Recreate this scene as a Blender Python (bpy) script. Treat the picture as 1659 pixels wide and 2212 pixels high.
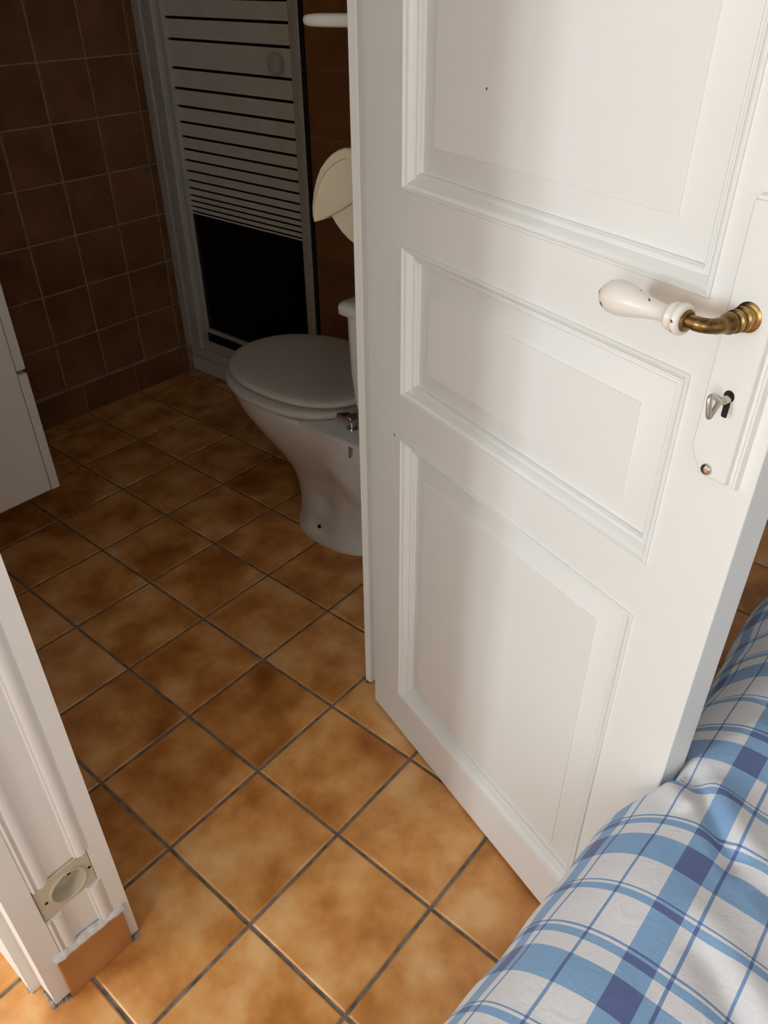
import bpy, bmesh, math, random
from mathutils import Vector, Matrix, noise

T = 0.202            # one floor tile (m); all lengths below are in tiles and scaled by T
PI = math.pi
sc = bpy.context.scene
for o in list(bpy.data.objects):
    bpy.data.objects.remove(o)
COL = sc.collection

# ------------------------------------------------------------------ camera
CAM = Vector((4.813656, -3.681543, 6.076342))
Rm = ((0.766700945824007, 0.6419751291246865, -0.006131334105640929),
      (0.36551914018688336, -0.44434534585760654, -0.8178954528371736),
      (-0.527792968719378, 0.6248400973049231, -0.5753341941605412))
cd = bpy.data.cameras.new('camera')
cd.sensor_fit = 'VERTICAL'; cd.sensor_height = 36.0
cd.lens = 1682.24 / 2212 * 36.0
cd.clip_start = 0.02; cd.clip_end = 60
cam = bpy.data.objects.new('camera', cd); COL.objects.link(cam)
M = Matrix(((Rm[0][0], -Rm[1][0], -Rm[2][0]), (Rm[0][1], -Rm[1][1], -Rm[2][1]), (Rm[0][2], -Rm[1][2], -Rm[2][2]))).to_4x4()
M.translation = CAM * T
cam.matrix_world = M
sc.camera = cam

# ------------------------------------------------------------------ light
sc.view_settings.view_transform = 'Standard'
sc.view_settings.look = 'None'
sc.view_settings.gamma = 1.0
sc.view_settings.use_curve_mapping = False
sc.view_settings.exposure = 0.0
W = bpy.data.worlds.new('world'); sc.world = W
W.use_nodes = True
W.node_tree.nodes['Background'].inputs[0].default_value = (0.80, 0.90, 1.0, 1)
W.node_tree.nodes['Background'].inputs[1].default_value = 1.0

def area(name, loc, target, sx, sy, power, col):
    l = bpy.data.lights.new(name, 'AREA'); l.shape = 'RECTANGLE'
    l.size = sx * T; l.size_y = sy * T; l.energy = power; l.color = col
    o = bpy.data.objects.new(name, l); COL.objects.link(o)
    o.location = Vector(loc) * T
    o.rotation_euler = (Vector(target) - Vector(loc)).to_track_quat('-Z', 'Z').to_euler()
    return o
# daylight at the main bedroom window, then two added fill lamps at invented windows
area('window_daylight', (-5.2, -19.5, 7.3), (-5.2, 0, 7.3), 3.2, 6.0, 93, (0.90, 0.97, 1.0))
area('front_fill_light', (7.4, -19.5, 7.3), (7.4, 0, 7.3), 4.0, 6.0, 43, (0.90, 0.97, 1.0))  # added fill that lifts the shaded part of the door
area('side_fill_light', (14.5, -9.0, 7.6), (0, -9.0, 7.6), 4.0, 5.0, 7.5, (0.84, 0.93, 1.0))  # added weak fill that raises the ambient level from the right
try:
    sc.cycles.max_bounces = 10; sc.cycles.diffuse_bounces = 6
    sc.cycles.sample_clamp_indirect = 4.0
except Exception:
    pass

# ------------------------------------------------------------------ materials
def new_mat(name):
    m = bpy.data.materials.new(name); m.use_nodes = True
    nt = m.node_tree
    return m, nt, nt.nodes['Principled BSDF']
def nd(nt, t, **kw):
    n = nt.nodes.new(t)
    for k, v in kw.items():
        if hasattr(n, k): setattr(n, k, v)
        else: n.inputs[k].default_value = v
    return n
def ramp(nt, fac, stops, interp='LINEAR'):
    r = nt.nodes.new('ShaderNodeValToRGB'); r.color_ramp.interpolation = interp
    els = r.color_ramp.elements
    els[0].position, els[0].color = stops[0][0], tuple(stops[0][1]) + (1,)
    els[1].position, els[1].color = stops[-1][0], tuple(stops[-1][1]) + (1,)
    for p, c in stops[1:-1]:
        e = els.new(p); e.color = tuple(c) + (1,)
    nt.links.new(fac, r.inputs[0])
    return r
def mth(nt, op, a, b=None, c=None):
    n = nt.nodes.new('ShaderNodeMath'); n.operation = op
    for i, v in enumerate((a, b, c)):
        if v is None: continue
        if isinstance(v, (int, float)): n.inputs[i].default_value = v
        else: nt.links.new(v, n.inputs[i])
    return n.outputs[0]
def mixc(nt, fac, a, b):
    n = nt.nodes.new('ShaderNodeMix'); n.data_type = 'RGBA'
    for s, v in ((0, fac), (6, a), (7, b)):
        if isinstance(v, (int, float)): n.inputs[s].default_value = v
        elif isinstance(v, tuple): n.inputs[s].default_value = v + (1,) if len(v) == 3 else v
        else: nt.links.new(v, n.inputs[s])
    return n.outputs[2]
def bump(nt, bsdf, h, strength=0.2, dist=0.002):
    b = nt.nodes.new('ShaderNodeBump'); b.inputs['Strength'].default_value = strength; b.inputs['Distance'].default_value = dist
    nt.links.new(h, b.inputs['Height']); nt.links.new(b.outputs[0], bsdf.inputs['Normal'])

def plain(name, col, rough=0.5, metal=0.0, spec=0.5, vary=0.0, scale=8.0, bmp=0.0, bscale=60.0, coat=0.0):
    m, nt, b = new_mat(name)
    b.inputs['Base Color'].default_value = col + (1,)
    b.inputs['Roughness'].default_value = rough; b.inputs['Metallic'].default_value = metal
    b.inputs['Specular IOR Level'].default_value = spec
    b.inputs['Coat Weight'].default_value = coat; b.inputs['Coat Roughness'].default_value = 0.06
    tc = nt.nodes.new('ShaderNodeTexCoord')
    n = nd(nt, 'ShaderNodeTexNoise', Scale=scale, Detail=4.0)
    nt.links.new(tc.outputs['Object'], n.inputs['Vector'])
    lo = tuple(max(0, c * (1 - vary)) for c in col); hi = tuple(min(1, c * (1 + vary)) for c in col)
    r = ramp(nt, n.outputs[0], [(0.3, lo), (0.7, hi)])
    nt.links.new(r.outputs[0], b.inputs['Base Color'])
    if bmp:
        n2 = nd(nt, 'ShaderNodeTexNoise', Scale=bscale, Detail=3.0)
        nt.links.new(tc.outputs['Object'], n2.inputs['Vector'])
        bump(nt, b, n2.outputs[0], bmp)
    return m

def chipped(name, col, chip, rough, density, size, bmp=0.05, bscale=25.0, chipscale=14.0):
    """gloss paint with small knocks that show what is under it"""
    m, nt, b = new_mat(name)
    b.inputs['Roughness'].default_value = rough
    tc = nt.nodes.new('ShaderNodeTexCoord')
    n = nd(nt, 'ShaderNodeTexNoise', Scale=3.0, Detail=3.0)
    nt.links.new(tc.outputs['Object'], n.inputs['Vector'])
    base = ramp(nt, n.outputs[0], [(0.3, tuple(c * 0.97 for c in col)), (0.7, col)]).outputs[0]
    v = nd(nt, 'ShaderNodeTexVoronoi', Scale=chipscale)
    dist = nd(nt, 'ShaderNodeTexNoise', Scale=90.0, Detail=2.0)
    nt.links.new(tc.outputs['Object'], dist.inputs['Vector'])
    mx = nt.nodes.new('ShaderNodeVectorMath'); mx.operation = 'MULTIPLY_ADD'
    nt.links.new(dist.outputs['Color'], mx.inputs[0]); mx.inputs[1].default_value = (0.012,) * 3
    nt.links.new(tc.outputs['Object'], mx.inputs[2])
    nt.links.new(mx.outputs[0], v.inputs['Vector'])
    sep = nt.nodes.new('ShaderNodeSeparateColor'); nt.links.new(v.outputs['Color'], sep.inputs[0])
    near = mth(nt, 'LESS_THAN', v.outputs['Distance'], size)
    some = mth(nt, 'LESS_THAN', sep.outputs[0], density)
    k = mth(nt, 'MULTIPLY', near, some)
    nt.links.new(mixc(nt, k, base, chip), b.inputs['Base Color'])
    n2 = nd(nt, 'ShaderNodeTexNoise', Scale=bscale, Detail=3.0)
    nt.links.new(tc.outputs['Object'], n2.inputs['Vector'])
    h = mth(nt, 'SUBTRACT', n2.outputs[0], mth(nt, 'MULTIPLY', k, 2.0))
    bump(nt, b, h, bmp)
    return m

def tile_mat(name, pitch, stops, rough, cloud=2.2, ax=(0, 1), off=(0, 0), blot=None, bmp=0.05, fine=0.25):
    """mottled glazed tile: every tile has its own clouds"""
    m, nt, b = new_mat(name)
    b.inputs['Roughness'].default_value = rough
    g = nt.nodes.new('ShaderNodeNewGeometry')
    s = nt.nodes.new('ShaderNodeSeparateXYZ'); nt.links.new(g.outputs['Position'], s.inputs[0])
    u = mth(nt, 'FLOOR', mth(nt, 'DIVIDE', mth(nt, 'SUBTRACT', s.outputs[ax[0]], off[0] * T), pitch * T))
    v = mth(nt, 'FLOOR', mth(nt, 'DIVIDE', mth(nt, 'SUBTRACT', s.outputs[ax[1]], off[1] * T), pitch * T))
    seed = mth(nt, 'ADD', mth(nt, 'MULTIPLY', u, 3.713), mth(nt, 'MULTIPLY', v, 7.391))
    n = nd(nt, 'ShaderNodeTexNoise', noise_dimensions='4D', Scale=cloud / T, Detail=3.5, Roughness=0.55)
    nt.links.new(g.outputs['Position'], n.inputs['Vector']); nt.links.new(seed, n.inputs['W'])
    f = nd(nt, 'ShaderNodeTexNoise', Scale=30.0 / T, Detail=2.0)
    nt.links.new(g.outputs['Position'], f.inputs['Vector'])
    wn = nd(nt, 'ShaderNodeTexWhiteNoise', noise_dimensions='1D'); nt.links.new(seed, wn.inputs['W'])
    val = mth(nt, 'ADD', n.outputs[0], mth(nt, 'MULTIPLY', mth(nt, 'SUBTRACT', wn.outputs[0], 0.5), 0.10))
    val = mth(nt, 'ADD', val, mth(nt, 'MULTIPLY', mth(nt, 'SUBTRACT', f.outputs[0], 0.5), fine * 0.2))
    r = ramp(nt, val, stops)
    nt.links.new(r.outputs[0], b.inputs['Base Color'])
    bump(nt, b, n.outputs[0], bmp, 0.004)
    return m

M_floor = tile_mat('floor_tile_glaze', 1.0, [(0.27, (0.34, 0.115, 0.022)), (0.41, (0.55, 0.225, 0.055)), (0.53, (0.74, 0.35, 0.108)), (0.68, (0.88, 0.53, 0.23))], 0.30, cloud=2.0)
M_fgrout = plain('floor_grout', (0.20, 0.175, 0.145), 0.9, vary=0.5, scale=40, bmp=0.4, bscale=300)
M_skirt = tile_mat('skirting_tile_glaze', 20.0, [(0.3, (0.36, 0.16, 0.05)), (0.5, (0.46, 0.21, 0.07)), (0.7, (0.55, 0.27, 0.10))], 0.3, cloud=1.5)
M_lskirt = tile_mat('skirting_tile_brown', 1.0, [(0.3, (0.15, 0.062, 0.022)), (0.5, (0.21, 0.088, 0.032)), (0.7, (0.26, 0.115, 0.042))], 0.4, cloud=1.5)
M_wtile = tile_mat('wall_tile_glaze_left', 0.7525, [(0.3, (0.16, 0.070, 0.026)), (0.5, (0.22, 0.100, 0.039)), (0.7, (0.28, 0.132, 0.052))], 0.42, cloud=1.6, ax=(1, 2), off=(0.237, 0.515))
M_btile = tile_mat('wall_tile_glaze_back', 0.7525, [(0.3, (0.19, 0.082, 0.030)), (0.5, (0.26, 0.118, 0.044)), (0.7, (0.32, 0.150, 0.058))], 0.42, cloud=1.6, ax=(0, 2), off=(-2.97, 0.515))
M_wgrout = plain('wall_grout', (0.40, 0.29, 0.20), 0.9, vary=0.25, scale=30)
M_bgrout = plain('wall_grout_brown', (0.30, 0.17, 0.09), 0.9, vary=0.25, scale=30)
M_plaster = plain('white_plaster', (0.80, 0.78, 0.74), 0.85, vary=0.02, bmp=0.05)
M_ceil = plain('white_ceiling', (0.82, 0.81, 0.78), 0.9)
M_door = chipped('white_door_gloss', (0.81, 0.82, 0.80), (0.13, 0.09, 0.06), 0.38, 0.09, 0.027, bmp=0.06, bscale=45, chipscale=13.0)
M_trim = chipped('white_trim_gloss', (0.86, 0.845, 0.81), (0.15, 0.09, 0.06), 0.42, 0.05, 0.028, bmp=0.08, bscale=50, chipscale=12.0)
M_filler = plain('white_filler', (0.72, 0.72, 0.70), 0.9, vary=0.2, scale=60, bmp=0.5, bscale=120)
M_mortar = plain('grey_mortar', (0.30, 0.27, 0.24), 0.95, vary=0.6, scale=70, bmp=0.6, bscale=150)
M_grip = chipped('worn_white_grip', (0.80, 0.77, 0.71), (0.16, 0.055, 0.025), 0.28, 0.42, 0.13, bmp=0.05, bscale=80, chipscale=70.0)
M_brass = plain('aged_brass', (0.27, 0.175, 0.065), 0.33, metal=1.0, vary=0.75, scale=70)
M_copper = plain('copper_rivet', (0.50, 0.24, 0.11), 0.4, metal=1.0, vary=0.3, scale=60)
M_chrome = plain('chrome', (0.62, 0.60, 0.57), 0.12, metal=1.0)
M_key = plain('nickel_key', (0.56, 0.52, 0.46), 0.3, metal=1.0, vary=0.2, scale=50)
M_black = plain('dark_void', (0.012, 0.011, 0.010), 0.9)
M_seal_gap = plain('black_rubber_gap_shade', (0.010, 0.010, 0.012), 0.6)  # rubber by the wall, and painted shade in the gap under the shower door
M_porc = plain('white_porcelain', (0.74, 0.735, 0.71), 0.12, coat=0.6)
M_seat = plain('white_seat_plastic', (0.66, 0.64, 0.59), 0.38)
M_alu = plain('white_lacquered_metal', (0.58, 0.57, 0.53), 0.4, vary=0.06)
M_tray = plain('white_shower_tray', (0.74, 0.75, 0.77), 0.25)
M_cream = plain('cream_plastic', (0.66, 0.58, 0.42), 0.45)
M_rail = plain('white_rail_plastic', (0.72, 0.69, 0.63), 0.45)
M_melamine = plain('white_melamine', (0.86, 0.835, 0.79), 0.45)
M_socket = plain('beige_socket_plastic', (0.60, 0.55, 0.42), 0.4)
M_mattress = plain('mattress_ticking', (0.75, 0.73, 0.69), 0.9, bmp=0.2, bscale=200)
M_wood = plain('bed_wood', (0.35, 0.22, 0.12), 0.5, vary=0.3, scale=20)

def frosted(name):
    m, nt, b = new_mat(name)
    b.inputs['Base Color'].default_value = (0.50, 0.50, 0.47, 1); b.inputs['Roughness'].default_value = 0.6
    tc = nt.nodes.new('ShaderNodeTexCoord')
    n = nd(nt, 'ShaderNodeTexNoise', Scale=20.0); nt.links.new(tc.outputs['Object'], n.inputs['Vector'])
    r = ramp(nt, n.outputs[0], [(0.3, (0.76, 0.755, 0.68)), (0.7, (0.83, 0.82, 0.75))])
    nt.links.new(r.outputs[0], b.inputs['Base Color'])
    return m
M_frost = frosted('frosted_band_print')
def glass(name):
    m = bpy.data.materials.new(name); m.use_nodes = True; nt = m.node_tree; nt.nodes.clear()
    out = nt.nodes.new('ShaderNodeOutputMaterial'); mx = nt.nodes.new('ShaderNodeMixShader')
    tr = nt.nodes.new('ShaderNodeBsdfTransparent'); tr.inputs[0].default_value = (0.88, 0.91, 0.92, 1)
    gl = nt.nodes.new('ShaderNodeBsdfGlossy'); gl.inputs['Roughness'].default_value = 0.03
    fr = nt.nodes.new('ShaderNodeFresnel'); fr.inputs[0].default_value = 1.45
    nt.links.new(fr.outputs[0], mx.inputs[0]); nt.links.new(tr.outputs[0], mx.inputs[1]); nt.links.new(gl.outputs[0], mx.inputs[2])
    nt.links.new(mx.outputs[0], out.inputs[0])
    return m
M_glass = glass('clear_pane')

def plaid(name):
    m, nt, b = new_mat(name)
    b.inputs['Roughness'].default_value = 0.85; b.inputs['Specular IOR Level'].default_value = 0.2
    b.inputs['Sheen Weight'].default_value = 0.15
    uv = nt.nodes.new('ShaderNodeUVMap'); uv.uv_map = 'cloth'
    s = nt.nodes.new('ShaderNodeSeparateXYZ'); nt.links.new(uv.outputs[0], s.inputs[0])
    wob = nd(nt, 'ShaderNodeTexNoise', Scale=1.3, Detail=2.0); nt.links.new(uv.outputs[0], wob.inputs['Vector'])
    dw = mth(nt, 'MULTIPLY', mth(nt, 'SUBTRACT', wob.outputs[0], 0.5), 0.02)
    def stripes(sock, start, period, bands):
        f = mth(nt, 'FRACT', mth(nt, 'DIVIDE', mth(nt, 'SUBTRACT', mth(nt, 'ADD', sock, dw), start), period))
        st = [(0.0, (0, 0, 0))]
        for a, c, v in bands:
            st.append((max(a / period, 1e-4), (v, v, v))); st.append((c / period, (0, 0, 0)))
        st.append((0.9999, (0, 0, 0)))
        return ramp(nt, f, st, 'CONSTANT').outputs[0]
    # lines running along the bed edge (positions across), then lines running across
    a = stripes(s.outputs[0], 4.53, 0.615, [(0.0, 0.136, 0.5), (0.19, 0.209, 0.62), (0.432, 0.446, 0.6)])
    c = stripes(s.outputs[1], -2.002, 0.790, [(0.0, 0.165, 0.5), (0.253, 0.294, 0.5), (0.309, 0.322, 0.6), (0.545, 0.586, 0.5), (0.599, 0.611, 0.6)])
    tot = mth(nt, 'ADD', a, c)
    r = ramp(nt, tot, [(0.0, (0.78, 0.80, 0.85)), (0.5, (0.255, 0.44, 0.71)), (0.62, (0.215, 0.345, 0.61)), (1.0, (0.125, 0.17, 0.37))])
    wv = nd(nt, 'ShaderNodeTexNoise', Scale=220.0, Detail=2.0); nt.links.new(uv.outputs[0], wv.inputs['Vector'])
    k = mth(nt, 'ADD', mth(nt, 'MULTIPLY', wv.outputs[0], 0.16), 0.92)
    mul = nt.nodes.new('ShaderNodeMix'); mul.data_type = 'RGBA'; mul.blend_type = 'MULTIPLY'; mul.inputs[0].default_value = 1.0
    nt.links.new(r.outputs[0], mul.inputs[6]); nt.links.new(k, mul.inputs[7])
    nt.links.new(mul.outputs[2], b.inputs['Base Color'])
    cr = nd(nt, 'ShaderNodeTexNoise', Scale=9.0, Detail=5.0, Distortion=1.2); nt.links.new(uv.outputs[0], cr.inputs['Vector'])
    h = mth(nt, 'ADD', mth(nt, 'MULTIPLY', cr.outputs[0], 1.0), mth(nt, 'MULTIPLY', wv.outputs[0], 0.15))
    bump(nt, b, h, 0.25, 0.006)
    return m
M_plaid = plaid('blue_plaid_cotton')

# ------------------------------------------------------------------ mesh helpers (tile units)
def bx(bm, x0, x1, y0, y1, z0, z1):
    vs = [bm.verts.new((x, y, z)) for x in (x0, x1) for y in (y0, y1) for z in (z0, z1)]
    for f in ((0, 1, 3, 2), (4, 6, 7, 5), (0, 4, 5, 1), (2, 3, 7, 6), (0, 2, 6, 4), (1, 5, 7, 3)):
        bm.faces.new([vs[i] for i in f])
def box(x0, x1, y0, y1, z0, z1):
    bm = bmesh.new(); bx(bm, x0, x1, y0, y1, z0, z1); return bm
def loft(bm, rings, cap=True, closed=True):
    vr = [[bm.verts.new(p) for p in r] for r in rings]
    n = len(vr[0])
    for a, b in zip(vr, vr[1:]):
        for i in range(n if closed else n - 1):
            j = (i + 1) % n
            bm.faces.new((a[i], a[j], b[j], b[i]))
    if cap:
        bm.faces.new(vr[0][::-1]); bm.faces.new(vr[-1])
    return vr
def lathe(bm, prof, o, axis, n=32):
    """prof: (distance along axis, radius)"""
    ax = Vector(axis).normalized()
    u = ax.orthogonal().normalized(); v = ax.cross(u)
    rings = []
    for t, r in prof:
        c = Vector(o) + ax * t
        rings.append([c + u * (r * math.cos(2 * PI * i / n)) + v * (r * math.sin(2 * PI * i / n)) for i in range(n)])
    loft(bm, rings)
def tube(bm, pts, rad, n=16):
    pts = [Vector(p) for p in pts]
    if not isinstance(rad, (list, tuple)): rad = [rad] * len(pts)
    rings = []; up = None
    for i, p in enumerate(pts):
        d = (pts[min(i + 1, len(pts) - 1)] - pts[max(i - 1, 0)]).normalized()
        if up is None: up = d.orthogonal().normalized()
        up = (up - d * up.dot(d)).normalized(); v = d.cross(up)
        rings.append([p + up * (rad[i] * math.cos(2 * PI * k / n)) + v * (rad[i] * math.sin(2 * PI * k / n)) for k in range(n)])
    loft(bm, rings)
def prism(bm, poly, f0, f1):
    """poly: list of 2-D points; f0, f1 map them to the two end faces"""
    loft(bm, [[f0(p) for p in poly], [f1(p) for p in poly]])

def obj(name, bm, mat, parent=None, org=(0, 0, 0), bev=0.0, smooth=35.0, seg=2, sub=0, local=False):
    """one mesh object; vertices are given in tiles in the room frame (or in the parent's own frame if local)"""
    bmesh.ops.recalc_face_normals(bm, faces=bm.faces[:])
    o3 = Vector((0, 0, 0)) if local else (Vector(parent['org']) if parent is not None and 'org' in parent else Vector(org))
    for v in bm.verts: v.co = (v.co - o3) * T
    me = bpy.data.meshes.new(name); bm.to_mesh(me); bm.free()
    me.materials.append(mat)
    if smooth:
        for p in me.polygons: p.use_smooth = True
        me.set_sharp_from_angle(angle=math.radians(smooth))
    o = bpy.data.objects.new(name, me); COL.objects.link(o)
    if parent is not None: o.parent = parent
    else: o.location = o3 * T
    if bev:
        b = o.modifiers.new('bevel', 'BEVEL'); b.width = bev * T; b.segments = seg; b.limit_method = 'ANGLE'; b.angle_limit = math.radians(40)
        b.harden_normals = False
    if sub:
        s = o.modifiers.new('subdivision', 'SUBSURF'); s.levels = sub; s.render_levels = sub
    return o
def root(name, org, label, cat, kind=None, group=None, rotz=0.0):
    o = bpy.data.objects.new(name, None); COL.objects.link(o)
    o.empty_display_size = 0.05
    o.location = Vector(org) * T; o.rotation_euler = (0, 0, rotz)
    tag(o, label, cat, kind, group)
    ROOT_ORG[o.name] = org
    return o
ROOT_ORG = {}
def tag(o, label=None, cat=None, kind=None, group=None):
    if label: o['label'] = label
    if cat: o['category'] = cat
    if kind: o['kind'] = kind
    if group: o['group'] = group
    return o
def part(name, bm, mat, r, **kw):
    """part of a thing; vertices in the room frame"""
    org = Vector(ROOT_ORG[r.name])
    for v in bm.verts: v.co = v.co - org
    return obj(name, bm, mat, parent=r, local=True, **kw)
def subpart(name, bm, mat, p, r, **kw):
    org = Vector(ROOT_ORG[r.name])
    for v in bm.verts: v.co = v.co - org
    return obj(name, bm, mat, parent=p, local=True, **kw)

# ------------------------------------------------------------------ tiled surfaces
def tile_grid(bm, us, vs, g, bev, h, place):
    """bevelled tiles between consecutive grid lines us, vs; place(u, v, height) -> point"""
    for u0, u1 in zip(us, us[1:]):
        for v0, v1 in zip(vs, vs[1:]):
            a = [(u0 + g, v0 + g), (u1 - g, v0 + g), (u1 - g, v1 - g), (u0 + g, v1 - g)]
            if u1 - u0 < 4 * g or v1 - v0 < 4 * g: continue
            q = bev * 0.45; e = bev
            r0 = [place(x, y, -h) for x, y in a]
            k1 = [(u0 + g + q * .35, v0 + g + q * .35), (u1 - g - q * .35, v0 + g + q * .35), (u1 - g - q * .35, v1 - g - q * .35), (u0 + g + q * .35, v1 - g - q * .35)]
            r1 = [place(x, y, -h * 0.4) for x, y in k1]
            k2 = [(u0 + g + e, v0 + g + e), (u1 - g - e, v0 + g + e), (u1 - g - e, v1 - g - e), (u0 + g + e, v1 - g - e)]
            r2 = [place(x, y, 0) for x, y in k2]
            vr = [[bm.verts.new(p) for p in r] for r in (r0, r1, r2)]
            for m_, n_ in zip(vr, vr[1:]):
                for i in range(4):
                    bm.faces.new((m_[i], m_[(i + 1) % 4], n_[(i + 1) % 4], n_[i]))
            bm.faces.new(vr[2])
def two_mat(o, m2, test):
    o.data.materials.append(m2)
    for p in o.data.polygons:
        if test(p): p.material_index = 1

def lines(a, b, step, off):
    k = math.ceil((a - off) / step - 1e-6); out = [a]
    while off + k * step < b - 1e-6:
        x = off + k * step
        if x > a + 0.02: out.append(x)
        k += 1
    out.append(b); return out

# floor: grout bed with bevelled tiles on it
bm = bmesh.new()
bx(bm, -11, 14, -19, 8.4, -0.6, -0.012)
nb = len(bm.faces)
tile_grid(bm, [float(i) for i in range(-11, 15)], [float(i) for i in range(-19, 9)], 0.0130, 0.014, 0.018, lambda u, v, h: (u, v, h))
fl = obj('floor', bm, M_fgrout, smooth=0)
two_mat(fl, M_floor, lambda p: p.index >= nb)
tag(fl, 'floor of mottled terracotta orange tiles with dark grout', 'floor', 'structure')

WP = 0.7525
zl = lines(0.515, 12.4, WP, 0.515)
# left tiled wall of the bathroom and shower
bm = bmesh.new(); bx(bm, -7.1, -6.428, -3.343, 8.4, 0, 12.4); nb = len(bm.faces)
tile_grid(bm, lines(-2.6, 8.2, WP, 0.237), zl, 0.0085, 0.016, 0.012, lambda u, v, h: (-6.42 + h, u, v))
o = obj('wall_left', bm, M_wgrout, smooth=0); two_mat(o, M_wtile, lambda p: p.index >= nb)
tag(o, 'brown square tiled wall with pale grout left of the shower', 'wall', 'structure')
# wall that closes the shower on the right and runs behind the toilet
bm = bmesh.new(); bx(bm, -2.962, 1.04, 4.108, 8.4, 0, 12.4); nb = len(bm.faces)
tile_grid(bm, lines(-2.97, 1.04, WP, -2.97), lines(0.0, 12.4, WP, 0.515), 0.006, 0.014, 0.012, lambda u, v, h: (u, 4.10 - h, v))
o = obj('wall_back', bm, M_bgrout, smooth=0); two_mat(o, M_btile, lambda p: p.index >= nb)
tag(o, 'brown tiled wall behind the toilet, right of the shower', 'wall', 'structure')
bm = bmesh.new(); bx(bm, -7.1, 1.04, 8.2, 8.5, 0, 12.4); nb = len(bm.faces)
tile_grid(bm, lines(-6.42, -2.97, WP, -6.42), lines(0.0, 12.4, WP, 0.515), 0.0085, 0.016, 0.012, lambda u, v, h: (u, 8.19 - h, v))
o = obj('wall_shower', bm, M_wgrout, smooth=0); two_mat(o, M_btile, lambda p: p.index >= nb)
tag(o, 'dark tiled wall at the back of the shower', 'wall', 'structure')
# partition between bedroom and bathroom: corner by the door, over the door, beyond the door
bm = bmesh.new()
bx(bm, -6.42, 1.163, -3.343, -2.60, 0, 12.4)
bx(bm, 1.04, 1.37, -3.26, -2.58, 10.3, 12.4)
bx(bm, 1.04, 1.37, -2.60, 0.75, 10.3, 12.4)
bx(bm, 1.04, 1.37, 0.75, 8.4, 0, 12.4)
o = obj('wall_partition', bm, M_plaster, smooth=0)
tag(o, 'white painted partition around the bathroom doorway', 'wall', 'structure')
bm = bmesh.new(); bx(bm, -11, 14, -19.3, 8.4, 12.4, 12.8)
tag(obj('ceiling', bm, M_ceil, smooth=0), 'white ceiling above the bedroom and bathroom', 'ceiling', 'structure')
bm = bmesh.new()   # bedroom front wall round the main window and the added fill window
bx(bm, -11.2, -6.8, -19.3, -19, 0, 12.4); bx(bm, -3.6, 5.4, -19.3, -19, 0, 12.4); bx(bm, 9.4, 14.2, -19.3, -19, 0, 12.4)
bx(bm, 5.4, 9.4, -19.3, -19, 0, 4.3); bx(bm, 5.4, 9.4, -19.3, -19, 10.3, 12.4)
bx(bm, -6.8, -3.6, -19.3, -19, 0, 4.3); bx(bm, -6.8, -3.6, -19.3, -19, 10.3, 12.4)
tag(obj('wall_front', bm, M_plaster, smooth=0), 'white bedroom wall holding the main window', 'wall', 'structure')
bm = bmesh.new()
bx(bm, 14, 14.3, -19.3, -11, 0, 12.4); bx(bm, 14, 14.3, -7, 8.4, 0, 12.4); bx(bm, 14, 14.3, -11, -7, 0, 5.1); bx(bm, 14, 14.3, -11, -7, 10.1, 12.4)
tag(obj('wall_right', bm, M_plaster, smooth=0), 'white bedroom wall on the far right', 'wall', 'structure')
tag(obj('wall_bedroom_back', box(1.37, 14.2, 7.6, 8.4, 0, 12.4), M_plaster, smooth=0), 'white bedroom wall behind the open door', 'wall', 'structure')
tag(obj('wall_bedroom_left', box(-11.3, -11, -19.3, -3.3, 0, 12.4), M_plaster, smooth=0), 'white bedroom wall on the far left', 'wall', 'structure')
def window(name, a, b, label, axis):
    bm = bmesh.new(); w = 0.18; z0, z1 = (4.3, 10.3) if axis == 'x' else (5.1, 10.1)
    pos = -19.2 if axis == 'x' else 14.1
    def add(p, q, za, zb):
        if axis == 'x': bx(bm, p, q, pos - .1, pos + .15, za, zb)
        else: bx(bm, pos - .15, pos + .1, p, q, za, zb)
    add(a, a + w, z0, z1); add(b - w, b, z0, z1); add((a + b) / 2 - .12, (a + b) / 2 + .12, z0, z1)
    add(a, b, z0, z0 + w); add(a, b, z1 - w, z1)
    tag(obj(name, bm, M_trim, bev=0.02), label, 'window', 'structure')
window('window_1', -6.8, -3.6, 'white framed bedroom window facing the bathroom partition', 'x')
window('fill_window_front', 5.4, 9.4, 'white framed window added for fill light across from the open door', 'x')  # invented opening and frame for the front fill lamp
window('fill_window_side', -11, -7, 'white framed window added for fill light on the right wall', 'y')  # invented opening and frame for the side fill lamp

# skirting tiles under the left wall
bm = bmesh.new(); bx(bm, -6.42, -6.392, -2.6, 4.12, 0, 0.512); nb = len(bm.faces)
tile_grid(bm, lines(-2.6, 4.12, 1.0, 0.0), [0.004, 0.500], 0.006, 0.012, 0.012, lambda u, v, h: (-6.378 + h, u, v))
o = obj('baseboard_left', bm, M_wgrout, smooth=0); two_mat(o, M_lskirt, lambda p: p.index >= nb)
tag(o, 'terracotta skirting tiles under the left bathroom wall', 'skirting', 'structure')

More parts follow.
